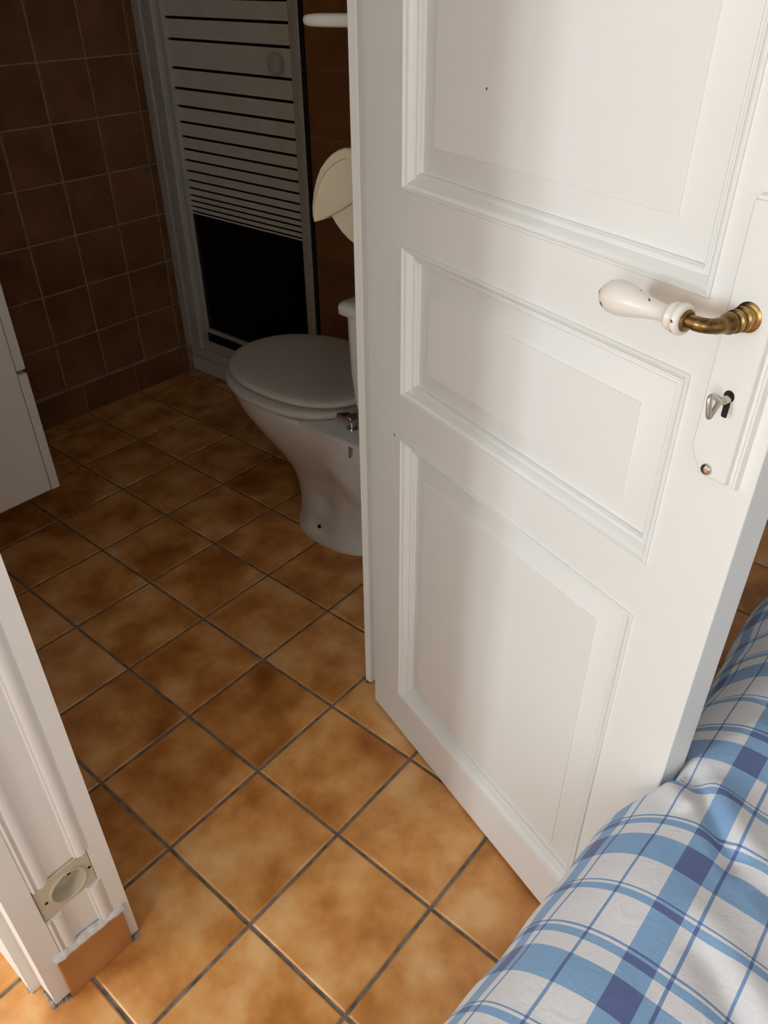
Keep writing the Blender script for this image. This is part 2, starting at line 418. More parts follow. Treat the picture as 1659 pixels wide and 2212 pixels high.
# ------------------------------------------------------------------ panelled post left of the doorway
def post_profile(full):
    p = [(-3.272, 1.160), (-3.272, 1.374), (-3.112, 1.376)]
    if full:
        p += [(-3.110, 1.366), (-3.104, 1.366), (-3.100, 1.388), (-3.092, 1.392), (-3.086, 1.388), (-3.082, 1.372), (-3.074, 1.372)]
        for k in range(11):
            a = PI * k / 10
            p.append((-3.034 - 0.036 * math.cos(a), 1.372 + 0.020 * math.sin(a)))
        p += [(-2.990, 1.366), (-2.984, 1.352)]
        p += [(-2.800, 1.352), (-2.796, 1.372), (-2.788, 1.374)]
        for k in range(11):
            a = PI * k / 10
            p.append((-2.750 - 0.034 * math.cos(a), 1.374 + 0.020 * math.sin(a)))
        p += [(-2.710, 1.374), (-2.704, 1.366), (-2.694, 1.366), (-2.690, 1.378)]
    else:
        p += [(-3.110, 1.215), (-2.712, 1.215), (-2.710, 1.376)]
    p += [(-2.578, 1.380), (-2.578, 1.045), (-2.62, 1.045), (-2.62, 1.160)]
    return p
bm = bmesh.new()
for full, a, b in ((True, 0.02, 0.888), (False, 0.888, 1.262), (True, 1.262, 10.3)):
    prism(bm, post_profile(full), lambda q: (q[1], q[0], a), lambda q: (q[1], q[0], b))
tag(obj('trim_1', bm, M_trim, smooth=30), 'white moulded door post holding the socket', 'door post', 'structure')
# skirting tile on the post, with the filler above and mortar below it
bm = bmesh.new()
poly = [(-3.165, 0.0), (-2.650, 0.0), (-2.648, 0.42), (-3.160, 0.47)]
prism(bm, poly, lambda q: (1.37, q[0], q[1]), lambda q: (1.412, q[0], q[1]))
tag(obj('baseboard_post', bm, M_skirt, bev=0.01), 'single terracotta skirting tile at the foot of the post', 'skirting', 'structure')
random.seed(4)
bm = bmesh.new(); N = 40; rings = []
for i in range(N + 1):
    y = -3.165 + 0.54 * i / N; zt = 0.472 - 0.05 * i / N
    hgt = 0.030 + 0.028 * noise.noise((y * 9, 1.3, 0)) + 0.012 * random.random(); dp = 0.034 + 0.012 * noise.noise((y * 14, 5, 2))
    rings.append([(1.36, y, zt - .01), (1.37 + dp, y, zt - .01), (1.37 + dp, y, zt + hgt * .5), (1.375 + dp * .4, y, zt + hgt), (1.36, y, zt + hgt)])
loft(bm, rings)
tag(obj('trim_3', bm, M_filler, smooth=60), 'ragged white filler line above the skirting tile', 'filler', 'structure')
bm = bmesh.new()
random.seed(9)
for (x0, x1, y0, y1) in ((1.366, 1.41, -3.275, -3.165), (1.37, 1.415, -2.655, -2.565), (1.10, 1.172, -3.352, -3.28), (1.172, 1.38, -3.285, -3.268)):
    for k in range(9):
        x = random.uniform(x0, x1); y = random.uniform(y0, y1); r = random.uniform(.008, .018)
        lathe(bm, [(-.004, r * 1.6), (r * .4, r), (r * .7, r * .4)], (x, y, 0), (random.uniform(-.3, .3), random.uniform(-.3, .3), 1), 7)
tag(obj('trim_4', bm, M_mortar, smooth=60), 'crumbs of grey mortar round the foot of the post', 'mortar', 'structure')
# right jamb with its stop
bm = bmesh.new()
poly = [(1.04, 0.47), (1.116, 0.47), (1.118, 0.535), (1.38, 0.535), (1.38, 0.78), (1.04, 0.78)]
prism(bm, poly, lambda q: (q[0], q[1], 0.012), lambda q: (q[0], q[1], 10.3))
tag(obj('trim_2', bm, M_trim, bev=0.008), 'white door jamb on the hinge side of the doorway', 'door jamb', 'structure')
bm = bmesh.new(); random.seed(3)
for k in range(14):
    x = random.uniform(1.03, 1.15); y = random.uniform(0.455, 0.475); r = random.uniform(.008, .014)
    lathe(bm, [(-.004, r * 1.5), (r * .7, r), (r * 1.0, r * .4)], (x, y, 0), (0, 0, 1), 7)
tag(obj('trim_5', bm, M_mortar, smooth=60), 'grey mortar line at the foot of the hinge jamb', 'mortar', 'structure')

# ------------------------------------------------------------------ wall socket in the post
SO = (1.339, -2.909, 1.075)
r = root('wall_socket', SO, 'beige round-well power socket set into the white post', 'socket')
def sq_pt(a, hw, hh):
    c, s = math.cos(a), math.sin(a); k = min(hw / max(abs(c), 1e-9), hh / max(abs(s), 1e-9))
    return c * k, s * k
A0 = math.atan2(.178, .196)
angs = sorted(set([2 * PI * i / 48 for i in range(48)] + [A0, PI - A0, PI + A0, 2 * PI - A0]))
cy, cz = 0.016, -0.012
bm = bmesh.new()
def ringc(rad, x): return [(SO[0] + x, SO[1] + cy + rad * math.cos(a), SO[2] + cz + rad * math.sin(a)) for a in angs]
def ringq(hw, hh, x): return [(SO[0] + x,) + tuple(p + q for p, q in zip(sq_pt(a, hw, hh), (SO[1], SO[2]))) for a in angs]
loft(bm, [ringq(.196, .178, 0), ringq(.196, .178, .020), ringq(.190, .172, .026), ringc(.136, .026), ringc(.134, .036), ringc(.124, .038), ringc(.118, .032), ringc(.110, -.062), ringc(.03, -.062)], cap=False)
bm.faces.new([bm.verts.new(p) for p in ringc(.03, -.062)])
pl = part('cover_plate', bm, M_socket, r, smooth=30)
bm = bmesh.new(); lathe(bm, [(0, .013), (.045, .013), (.052, .009)], (SO[0] - .062, SO[1] + cy, SO[2] + cz + .055), (1, 0, 0), 14)
tag(part('earth_pin', bm, M_brass, r), 'brass earth pin inside the socket well')
for sy in (-1, 1):
    bm = bmesh.new(); lathe(bm, [(-.01, .012), (.0275, .012), (.028, .010)], (SO[0], SO[1] + cy + sy * .160, SO[2] + cz + sy * .004), (1, 0, 0), 14)
    part('screw_hole', bm, M_black, r)
for sy in (-1, 1):
    bm = bmesh.new(); lathe(bm, [(0, .014), (.004, .014)], (SO[0] - .062, SO[1] + cy + sy * .05, SO[2] + cz - .02), (1, 0, 0), 12)
    part('pin_hole', bm, M_black, r)

# ------------------------------------------------------------------ the white panelled door, standing open
DA = (1.299, 0.317, 0.0); DANG = math.radians(-17.8147)
door = root('door_1', DA, 'white panelled door with brass lever standing open into the bedroom', 'door', 'structure', rotz=DANG)
LW, LT, Z0, Z1 = 3.10, 0.195, 0.035, 10.15
xs = [0, .45, 2.665, LW]; zs = [Z0, .545, 3.235, 3.61, 4.62, 4.985, 9.35, Z1]
bm = bmesh.new()
gv = {}
for i, x in enumerate(xs):
    for k, z in enumerate(zs):
        gv[i, k] = bm.verts.new((x, 0, z))
for i in range(3):
    for k in range(7):
        if i == 1 and k in (1, 3, 5): continue
        bm.faces.new((gv[i, k], gv[i + 1, k], gv[i + 1, k + 1], gv[i, k + 1]))
bk = [bm.verts.new(p) for p in ((0, LT, Z0), (LW, LT, Z0), (LW, LT, Z1), (0, LT, Z1))]
bm.faces.new(bk)
bm.faces.new([gv[i, 0] for i in range(4)] + [bk[1], bk[0]])
bm.faces.new([gv[i, 7] for i in range(4)] + [bk[2], bk[3]])
bm.faces.new([gv[0, k] for k in range(8)] + [bk[3], bk[0]])
bm.faces.new([gv[3, k] for k in range(8)] + [bk[2], bk[1]])
leaf = obj('door_leaf', bm, M_door, parent=door, local=True, bev=0.008, smooth=30)
MP = [(-.016, .004), (-.016, -.008), (-.011, -.014), (-.003, -.013), (.002, -.002), (.006, .002), (.012, .004), (.024, .014), (.038, .032), (.046, .042), (.050, .050),
      (.056, .050), (.060, .044), (.068, .042), (.075, .047), (.078, .056), (.081, .056), (.083, .076)]
for (za, zb) in ((.545, 3.235), (3.61, 4.62), (4.985, 9.35)):
    bm = bmesh.new(); rings = []
    fm = .150 if za < 4 else .155
    for d, y in MP + [(.088, .078), (.088 + fm, .042), (.091 + fm, .036)]:
        rings.append([(.45 + d, y, za + d), (2.665 - d, y, za + d), (2.665 - d, y, zb - d), (.45 + d, y, zb - d)])
    vr = loft(bm, rings, cap=False); bm.faces.new(vr[-1])
    obj('door_panel', bm, M_door, parent=door, local=True, smooth=28)
# lock plate with its keyhole and moulded edge
bm = bmesh.new()
poly = [(2.785, 4.345), (2.785, 5.375), (2.985, 5.375), (2.985, 4.245), (2.865, 4.238), (2.845, 4.245)]
inner = [(2.793, 4.350), (2.793, 5.367), (2.981, 5.367), (2.981, 4.255), (2.868, 4.248), (2.851, 4.254)]
loft(bm, [[(x, .004, z) for x, z in poly], [(x, -.024, z) for x, z in poly], [(x, -.030, z) for x, z in inner]])
lp = obj('lock_plate', bm, M_door, parent=door, local=True, smooth=25)
bm = bmesh.new()
prof = [(2.982, .004), (2.982, -.024), (2.988, -.004), (3.000, -.002), (3.010, -.008), (3.015, -.026), (3.022, -.030), (3.030, -.028), (3.034, -.018), (3.035, .004)]
prism(bm, prof, lambda q: (q[0], q[1], 4.245), lambda q: (q[0], q[1], 5.40))
obj('lock_plate_edge', bm, M_door, parent=lp, local=True, smooth=40)
bm = bmesh.new()
prof = [(5.372, .004), (5.372, -.020), (5.380, -.030), (5.392, -.026), (5.398, -.010), (5.400, .004)]
prism(bm, prof, lambda q: (2.80, q[1], q[0]), lambda q: (3.036, q[1], q[0]))
obj('lock_plate_cap', bm, M_door, parent=lp, local=True, smooth=40)
bm = bmesh.new(); kh = []
for k in range(13):
    a = math.radians(-55 + 290 * k / 12); kh.append((2.897 + .025 * math.cos(a), 4.632 + .026 * math.sin(a)))
kh += [(2.883, 4.545), (2.887, 4.537), (2.907, 4.537), (2.911, 4.545)]
prism(bm, kh, lambda q: (q[0], -.0305, q[1]), lambda q: (q[0], -.0316, q[1]))
obj('keyhole', bm, M_black, parent=lp, local=True)
bm = bmesh.new(); lathe(bm, [(0, .027), (.010, .027), (.018, .020), (.021, .010), (.0215, .001)], (2.886, -.029, 4.280), (0, -1, 0), 24)
s_ = obj('screw', bm, M_chrome, parent=lp, local=True, smooth=50); s_['label'] = 'small chrome screw in the lock plate'
# lever handle
HX, HZ = 2.884, 4.962
bm = bmesh.new()
lathe(bm, [(.018, .062), (.028, .062), (.034, .056), (.038, .044), (.056, .041), (.062, .049), (.074, .049), (.079, .040), (.094, .040), (.100, .046), (.112, .046), (.117, .038), (.131, .038), (.137, .043), (.148, .042), (.158, .034), (.19, .030)],
      (HX, 0, HZ), (0, -1, 0), 36)
pts = []
for k in range(11):
    a = (PI / 2) * k / 10
    pts.append((HX - .065 * (1 - math.cos(a)), -.17 - .075 * math.sin(a), HZ))
pts += [(HX - .10, -.247, HZ), (HX - .13, -.249, HZ - .001), (HX - .15, -.25, HZ - .002)]
tube(bm, pts, [.031] * 4 + [.029] * 7 + [.026, .026, .028], 20)
dh = obj('door_handle', bm, M_brass, parent=door, local=True, smooth=40); dh['label'] = 'aged brass lever handle with white grip'
gx = HX - .108
bm = bmesh.new()
lathe(bm, [(0, .030), (0, .048), (.004, .058), (.018, .063), (.034, .060), (.040, .050), (.044, .046), (.050, .050), (.060, .057), (.070, .053), (.078, .044), (.090, .037), (.115, .035), (.15, .038), (.20, .046), (.25, .058), (.295, .067), (.335, .071), (.365, .069), (.39, .061), (.41, .047), (.422, .028), (.426, .012)],
      (gx, -.25, HZ - .002), (-1, 0, -.035), 40)
g_ = obj('grip', bm, M_grip, parent=dh, local=True, smooth=50); g_['label'] = 'chipped white pear-shaped grip'
bm = bmesh.new(); lathe(bm, [(-.006, .040), (.0, .044), (.006, .040), (.008, .03)], (gx + .004, -.25, HZ - .002), (1, 0, .035), 28)
c_ = obj('collar', bm, M_brass, parent=dh, local=True, smooth=50)
bm = bmesh.new(); lathe(bm, [(0, .030), (.008, .029), (.018, .022), (.024, .012), (.026, .002)], (gx - .417, -.25, HZ - .017), (-1, 0, -.035), 22)
c_ = obj('end_cap', bm, M_copper, parent=dh, local=True, smooth=50); c_['label'] = 'copper coloured cap on the grip end'
for z in (1.2, 8.9):
    bm = bmesh.new(); lathe(bm, [(-.22, .02), (-.21, .035), (.21, .035), (.22, .02)], (-.01, .215, z), (0, 0, 1), 14)
    h_ = obj('hinge', bm, M_chrome, parent=door, local=True)

# key left in the lock (its own thing)
dcos, dsin = math.cos(DANG), math.sin(DANG)
def dw(x, y, z): return Vector((DA[0] + x * dcos - y * dsin, DA[1] + x * dsin + y * dcos, z))
KO = dw(2.897, -.032, 4.622)
key = root('key', tuple(KO), 'small nickel key left in the keyhole of the white door', 'key', rotz=DANG)
bm = bmesh.new()
lathe(bm, [(0, .0175), (.040, .0175), (.046, .012), (.062, .012)], (0, 0.002, 0), (0, -1, 0), 18)
obj('stem', bm, M_key, parent=key, local=True, smooth=50)
# bow: rounded triangular loop, turned a little about the stem
bm = bmesh.new(); loop = []
ctrl = [(-.058, .0), (-.080, .030), (-.108, .036), (-.117, .018), (-.117, -.034), (-.108, -.046), (-.086, -.028)]
n = len(ctrl)
for i in range(n):
    p0, p1, p2, p3 = [Vector(ctrl[(i + j - 1) % n]) for j in range(4)]
    for k in range(6):
        t = k / 6
        loop.append(0.5 * ((2 * p1) + (p2 - p0) * t + (2 * p0 - 5 * p1 + 4 * p2 - p3) * t * t + (3 * p1 - p0 - 3 * p2 + p3) * t ** 3))
rings = []
tw = math.radians(12)
for i, p in enumerate(loop):
    t = (loop[(i + 1) % len(loop)] - loop[i - 1]).normalized(); nn = Vector((-t.y, t.x))
    rg = []
    for k in range(12):
        a = 2 * PI * k / 12
        q = p + nn * (.0135 * math.cos(a)); x = .010 * math.sin(a)
        rg.append((x * math.cos(tw) - q.y * math.sin(tw), q.x, x * math.sin(tw) + q.y * math.cos(tw)))
    rings.append(rg)
loft(bm, rings + [rings[0]], cap=False)
bmesh.ops.remove_doubles(bm, verts=bm.verts[:], dist=1e-5)
obj('bow', bm, M_key, parent=key, local=True, smooth=60)

# ------------------------------------------------------------------ toilet
TO = (-0.9, 2.40, 0.0)
toilet = root('toilet', TO, 'white close-coupled toilet with closed lid beside the shower', 'toilet')
TY = 2.40
def egg(xf, xb, hw, z, xc=None, pf=2.1, pb=2.6, n=56, yc=TY):
    xc = (xf + xb) / 2 if xc is None else xc
    pts = []
    for i in range(n):
        a = 2 * PI * i / n; c, s = math.cos(a), math.sin(a)
        p = pf if c < 0 else pb; ext = (xc - xf) if c < 0 else (xb - xc)
        x = xc + math.copysign(abs(c) ** (2 / p), c) * ext
        y = yc + math.copysign(abs(s) ** (2 / p), s) * hw
        pts.append((x, y, z))
    return pts
def bulge(pts, cx, amt, w, zc, zw):
    out = []
    for x, y, z in pts:
        k = amt * math.exp(-((x - cx) / w) ** 2 - ((z - zc) / zw) ** 2)
        out.append((x, y + (k if y > TY else -k), z))
    return out
secs = [(0.0, -1.66, -.20, .55, -.98), (.05, -1.665, -.20, .55, -.98), (.12, -1.65, -.20, .525, -.98), (.22, -1.64, -.18, .485, -.96), (.36, -1.65, -.15, .455, -.95), (.52, -1.68, -.08, .435, -.95), (.68, -1.73, .02, .435, -.98), (.82, -1.81, .12, .46, -1.0),
        (.96, -1.92, .24, .505, -1.05), (1.12, -2.07, .34, .58, -1.1), (1.30, -2.22, .42, .665, -1.2), (1.48, -2.35, .46, .745, -1.3), (1.64, -2.45, .46, .805, -1.4), (1.76, -2.50, .46, .835, -1.45), (1.84, -2.52, .45, .845, -1.45), (1.885, -2.505, .43, .835, -1.45), (1.90, -2.47, .40, .80, -1.45)]
def smooth_secs(ss, per=4):
    out = []
    for i in range(len(ss) - 1):
        p0, p1, p2, p3 = ss[max(0, i - 1)], ss[i], ss[i + 1], ss[min(len(ss) - 1, i + 2)]
        for k in range(per):
            t = k / per
            out.append(tuple(0.5 * (2 * b + (c - a) * t + (2 * a - 5 * b + 4 * c - d) * t * t + (3 * b - a - 3 * c + d) * t ** 3) for a, b, c, d in zip(p0, p1, p2, p3)))
    return out + [ss[-1]]
secs = secs[:1] + smooth_secs(secs[1:])
def sculpt(pts):
    """moulded side of the pedestal: trapway bulge, finger hollow and the pocket round the fixing hole"""
    out = []
    for x, y, z in pts:
        sd = 1 if y > TY else -1
        w = min(1, abs(y - TY) / .3)
        d = .06 * math.exp(-abs(((x + .36) + .25 * (z - 1.05)) / .19) ** 3 - abs((z - 1.05) / .32) ** 3)
        d -= .055 * math.exp(-((x + .93) / .13) ** 2 - ((z - .56) / .13) ** 2)
        d -= .035 * math.exp(-((x + 1.0) / .16) ** 4 - ((z - .22) / .11) ** 4)
        d -= .05 * math.exp(-((x + .50) / .12) ** 2 - ((z - .30) / .22) ** 2)
        out.append((x, y + sd * w * d, z))
    return out
rings = []
for z, xf, xb, hw, xc in secs:
    rg = sculpt(egg(xf, xb, hw, z, xc, n=112))
    rings.append(rg)
bm = bmesh.new(); loft(bm, rings)
# shelf that carries the cistern
def rrect(x0, x1, y0, y1, z, r, n=8):
    pts = []
    for cx_, cy_, a0 in ((x1 - r, y1 - r, 0), (x0 + r, y1 - r, 90), (x0 + r, y0 + r, 180), (x1 - r, y0 + r, 270)):
        for k in range(n):
            a = math.radians(a0 + 90 * k / (n - 1)); pts.append((cx_ + r * math.cos(a), cy_ + r * math.sin(a), z))
    return pts
loft(bm, [rrect(-.75, .90, 2.0, 2.8, 1.55, .2), rrect(-.85, .98, 1.82, 2.98, 1.77, .2), rrect(-.95, 1.0, 1.62, 3.18, 1.855, .22), rrect(-1.0, 1.0, 1.56, 3.24, 1.885, .22), rrect(-1.0, 1.0, 1.575, 3.225, 1.905, .22), rrect(-.95, .96, 1.61, 3.19, 1.92, .2)])
part('bowl', bm, M_porc, toilet, smooth=60)
bm = bmesh.new()
seat_r = []
for z, e in ((1.935, .03), (1.95, .006), (1.985, 0), (2.012, .012), (2.026, .05)):
    seat_r.append(egg(-2.60 + e, -.42 - e, .925 - e, z, -1.45, 2.1, 2.5))
inn = [egg(-2.15, -.85, .55, z, -1.45) for z in (2.035, 1.935)]
vr = loft(bm, seat_r + inn + [seat_r[0]], cap=False)
bmesh.ops.remove_doubles(bm, verts=bm.verts[:], dist=1e-5)
part('seat', bm, M_seat, toilet, smooth=60)
bm = bmesh.new(); rings = []
for z, e in ((2.068, .05), (2.082, .010), (2.108, 0), (2.135, .015), (2.150, .05), (2.158, .12), (2.163, .3), (2.165, .55)):
    rings.append(egg(-2.56 + e, -.36 - e, .865 - e, z, -1.45, 2.1, 2.5))
loft(bm, rings)
part('lid', bm, M_seat, toilet, smooth=60)
for sy in (-1, 1):
    y = TY - sy * .58
    bm = bmesh.new()
    lathe(bm, [(0, .062), (.02, .062), (.03, .04)], (-.28, y, 1.922), (0, 0, 1), 24)
    lathe(bm, [(0, .035), (.14, .035)], (-.28, y, 1.93), (0, 0, 1), 16)
    lathe(bm, [(-.065, .03), (-.06, .045), (.06, .045), (.065, .03)], (-.28, y, 2.05), (0, 1, 0), 20)
    bx(bm, -.46, -.28, y - .055, y + .055, 2.0, 2.075)
    h_ = part('hinge', bm, M_chrome, toilet, bev=.006, smooth=40); h_['label'] = 'chrome seat hinge'
bm = bmesh.new(); lathe(bm, [(0, .015), (.20, .015)], (-.16, TY - .76, 1.69), (0, 0, 1), 12)
b_ = part('bolt', bm, M_chrome, toilet); b_['label'] = 'thin metal bolt hanging under the rim'
bm = bmesh.new(); lathe(bm, [(0, .026), (.012, .024), (.013, .002)], (-1.0, TY - .478, .21), (0, -1, .18), 16)
b_ = part('fixing_hole', bm, M_black, toilet); b_['label'] = 'dark screw hole near the foot'
bm = bmesh.new(); rings = []
for z, fx, iy in ((1.915, .30, .30), (2.0, .18, .16), (2.10, .09, .07), (2.25, .01, .025), (2.45, -.035, .01), (2.75, -.070, .0), (3.1, -.09, 0.), (3.36, -.10, 0.)):
    rings.append(rrect(fx, 1.0, 1.535 + iy, 3.265 - iy, z, .12))
loft(bm, rings)
cis = part('cistern', bm, M_porc, toilet, smooth=60)
bm = bmesh.new(); rings = []
for z, e in ((3.345, .02), (3.355, -.03), (3.37, -.045), (3.43, -.045), (3.455, -.035), (3.475, -.005), (3.485, .04), (3.49, .14)):
    rings.append(rrect(-.10 + e, 1.01, 1.53 + e, 3.27 - e, z, .075))
loft(bm, rings)
subpart('cistern_lid', bm, M_porc, cis, toilet, smooth=60)
bm = bmesh.new(); lathe(bm, [(0, .12), (.03, .12), (.04, .1)], (.5, TY, 3.49), (0, 0, 1), 24)
subpart('flush_button', bm, M_chrome, cis, toilet)

# ------------------------------------------------------------------ shower enclosure
SHO = (-4.7, 4.2, 0)
sh = root('shower_enclosure', SHO, 'narrow shower cubicle with white frame and striped glass door', 'shower')
bm = bmesh.new()
bx(bm, -6.40, -2.98, 4.205, 8.17, 0, .30)
bx(bm, -6.40, -2.98, 4.205, 4.36, .30, .56); bx(bm, -6.40, -6.25, 4.36, 8.17, .30, .56); bx(bm, -3.13, -2.98, 4.36, 8.17, .30, .56); bx(bm, -6.25, -3.13, 8.02, 8.17, .30, .56)
part('shower_tray', bm, M_tray, sh, bev=.03)
FZ = 9.6
bm = bmesh.new()
prof = [(-6.41, 4.40), (-6.41, 4.12), (-6.33, 4.12), (-6.32, 4.09), (-6.20, 4.09), (-6.18, 4.11), (-6.08, 4.11), (-6.06, 4.08), (-5.92, 4.08), (-5.90, 4.10), (-5.90, 4.40)]
prism(bm, prof, lambda q: (q[0], q[1], .56), lambda q: (q[0], q[1], FZ))
part('frame_post', bm, M_alu, sh, smooth=30, bev=.008)
bm = bmesh.new()
prof = [(-3.215, 4.40), (-3.215, 4.11), (-3.12, 4.10), (-3.118, 4.08), (-3.04, 4.08), (-3.035, 4.40)]
prism(bm, prof, lambda q: (q[0], q[1], .56), lambda q: (q[0], q[1], FZ))
part('frame_post', bm, M_alu, sh, smooth=30, bev=.008)
part('seal_gap_strip', box(-3.036, -2.974, 4.092, 4.38, .5, FZ), M_seal_gap, sh, bev=.004)['label'] = 'black rubber seal between frame and wall'
part('seal_gap_strip', box(-5.82, -3.28, 4.205, 4.235, .70, .872), M_seal_gap, sh)['label'] = 'black strip standing in for the shaded gap under the shower door'  # dark strip added so the gap below the rail reads as shade
part('threshold_rail', box(-6.38, -3.035, 4.12, 4.17, .56, .74), M_alu, sh, bev=.025)
part('head_rail', box(-6.38, -3.035, 4.12, 4.40, FZ, FZ + .3), M_alu, sh, bev=.02)
dr = bmesh.new()
bx(dr, -5.895, -5.81, 4.17, 4.30, .86, FZ - .03); bx(dr, -3.30, -3.22, 4.17, 4.30, .86, FZ - .03)
bx(dr, -5.81, -3.30, 4.19, 4.25, .87, .935); bx(dr, -5.81, -3.30, 4.17, 4.30, FZ - .15, FZ - .03)
sd = part('shower_door', dr, M_alu, sh, bev=.01)
subpart('glass_pane', box(-5.81, -3.30, 4.232, 4.240, .93, FZ - .15), M_glass, sd, sh, smooth=0)
gaps = [2.891, 2.968, 3.051, 3.135, 3.242, 3.357, 3.494, 3.647, 3.801, 3.977, 4.174, 4.385, 4.620, 4.879]
gaps = gaps + [10.113 - g for g in reversed(gaps)]
hg = lambda z: 0.012 + 0.0055 * min(1.0, max(0.0, (2.3 - abs(z - 5.056)) / 1.6))
edges = [2.855] + gaps + [10.113 - 2.855]
bm = bmesh.new()
for a, b in zip(edges, edges[1:]):
    za = a + (0 if a == edges[0] else hg(a)); zb = b - (0 if b == edges[-1] else hg(b))
    bx(bm, -5.81, -3.30, 4.224, 4.230, za, zb)
subpart('frosted_bands', bm, M_frost, sd, sh, smooth=0)['label'] = 'pale frosted bands printed across the pane'
bm = bmesh.new(); lathe(bm, [(0, .05), (.05, .05), (.06, .11), (.11, .125), (.14, .11), (.15, .06)], (-3.53, 4.224, 5.05), (0, -1, 0), 28)
subpart('door_knob', bm, M_alu, sd, sh, smooth=50)['label'] = 'round pale knob on the shower door'

# ------------------------------------------------------------------ toilet roll holder on the bathroom side of the partition
PY = 0.80
HO = (1.04, PY + .35, 4.65)
ph = root('toilet_roll_holder', HO, 'cream plastic toilet roll holder with hinged rounded cover', 'toilet roll holder')
pcx, pcz = 0.80, 4.67
def arc_outline(points, y): return [(x, y, z) for x, z in points]
# lower body: drum cheek + back
low = []
for k in range(25):
    a = math.radians(190 + 95 * k / 24)
    low.append((pcx + .07 + .50 * math.cos(a), 4.80 + .52 * math.sin(a)))
low += [(1.035, 4.30), (1.035, 4.95)]
bm = bmesh.new()
loft(bm, [arc_outline(low, PY + .045), arc_outline([(1.035 - (1.035 - x) * .6, 4.62 + (z - 4.62) * .6) for x, z in low], PY + .58)])
part('holder_body', bm, M_cream, ph, bev=.012, smooth=40)
# cover: curved shell with inset cheek
cov = [(1.035, 4.985), (.975, 4.992), (.91, 4.995), (.84, 5.003), (.757, 4.999), (.672, 4.995), (.605, 4.972), (.546, 4.940), (.478, 4.888), (.419, 4.823), (.375, 4.74), (.340, 4.64), (.320, 4.54), (.320, 4.47), (.334, 4.422)]
closing = [(.420, 4.452), (.60, 4.545), (.757, 4.640), (1.035, 4.80)]
out = cov + closing
cxm, czm = .78, 4.72
def shrink(pts, d_arc, d_low):
    r_ = []
    for i, (x, z) in enumerate(pts):
        d = Vector((x - cxm, z - czm)); L = d.length
        k = (d_arc * (0.12 + 0.88 * max(0, min(1, (z - 4.45) / .45))) if i < len(cov) else d_low)
        if x > 1.0: r_.append((x, z - (d_arc if i < len(cov) else 0))); continue
        q = d * ((L - k) / L); r_.append((cxm + q.x, czm + q.y))
    return r_
bm = bmesh.new()
taper = lambda k, y: [(1.035 - (1.035 - x) * k, y, 4.60 + (z - 4.60) * k) for x, z in out]
loft(bm, [taper(.50, PY + .62), taper(.80, PY + .34), taper(.95, PY + .16), taper(.995, PY + .07), arc_outline(out, PY + .012), arc_outline(shrink(out, .010, 0), PY), arc_outline(shrink(out, .066, 0), PY - .004), arc_outline(shrink(out, .072, 0), PY + .018), arc_outline(shrink(out, .088, .0), PY + .022)])
part('cover', bm, M_cream, ph, smooth=32)
bm = bmesh.new(); lathe(bm, [(0, .05), (.02, .05), (.03, .03)], (.86, PY + .66, 4.85), (0, 1, 0), 16)
part('hinge_pin', bm, M_cream, ph)

# towel rail above the holder
RO = (1.04, 0.86, 5.77)
rl = root('towel_rail', RO, 'white round-ended rail on the wall above the cream holder', 'rail')
bm = bmesh.new()
def rsec(x, ry, rz, zc):
    return [(x, .86 + ry * math.copysign(abs(math.cos(a)) ** .7, math.cos(a)), zc + rz * math.copysign(abs(math.sin(a)) ** .7, math.sin(a))) for a in [2 * PI * i / 24 for i in range(24)]]
loft(bm, [rsec(1.03, .055, .042, 5.776), rsec(.70, .055, .042, 5.772), rsec(.42, .053, .041, 5.766), rsec(.345, .046, .037, 5.764), rsec(.310, .036, .030, 5.764), rsec(.292, .020, .018, 5.764), rsec(.288, .006, .006, 5.764)])
part('arm', bm, M_rail, rl, smooth=50)
bm = bmesh.new(); lathe(bm, [(0, .12), (.03, .12), (.04, .10)], (1.04, .86, 5.776), (-1, 0, 0), 24)
part('wall_plate', bm, M_rail, rl, smooth=40)

# ------------------------------------------------------------------ vanity cabinet
VO = (-4.85, -1.3, .887)
va = root('vanity_cabinet', VO, 'white wall-hung bathroom cabinet with two drawers, left of the doorway', 'cabinet')
part('body', box(-6.36, -3.35, -2.595, -.248, .895, 4.0), M_melamine, va, bev=.012)
for za, zb in ((.887, 2.392), (2.437, 3.96)):
    d_ = part('drawer', box(-6.36, -3.352, -.240, -.135, za, zb), M_melamine, va, bev=.012)
    subpart('drawer_grip', box(-5.4, -4.3, -.150, -.110, zb - .10, zb - .05), M_chrome, d_, va, bev=.01)

# ------------------------------------------------------------------ bed and duvet
bd = root('bed', (7.6, 0.4, 0), 'bed under the blue plaid duvet beside the open door', 'bed')
part('mattress', box(4.50, 10.7, -4.3, 5.1, 1.05, 2.05), M_mattress, bd, bev=.15, seg=4)
part('bed_base', box(4.55, 10.65, -4.25, 5.05, .55, 1.04), M_wood, bd, bev=.03)
for x in (4.8, 10.4):
    for y in (-4.0, 4.8):
        part('leg', box(x - .12, x + .12, y - .12, y + .12, 0.0, .56), M_wood, bd, bev=.02)

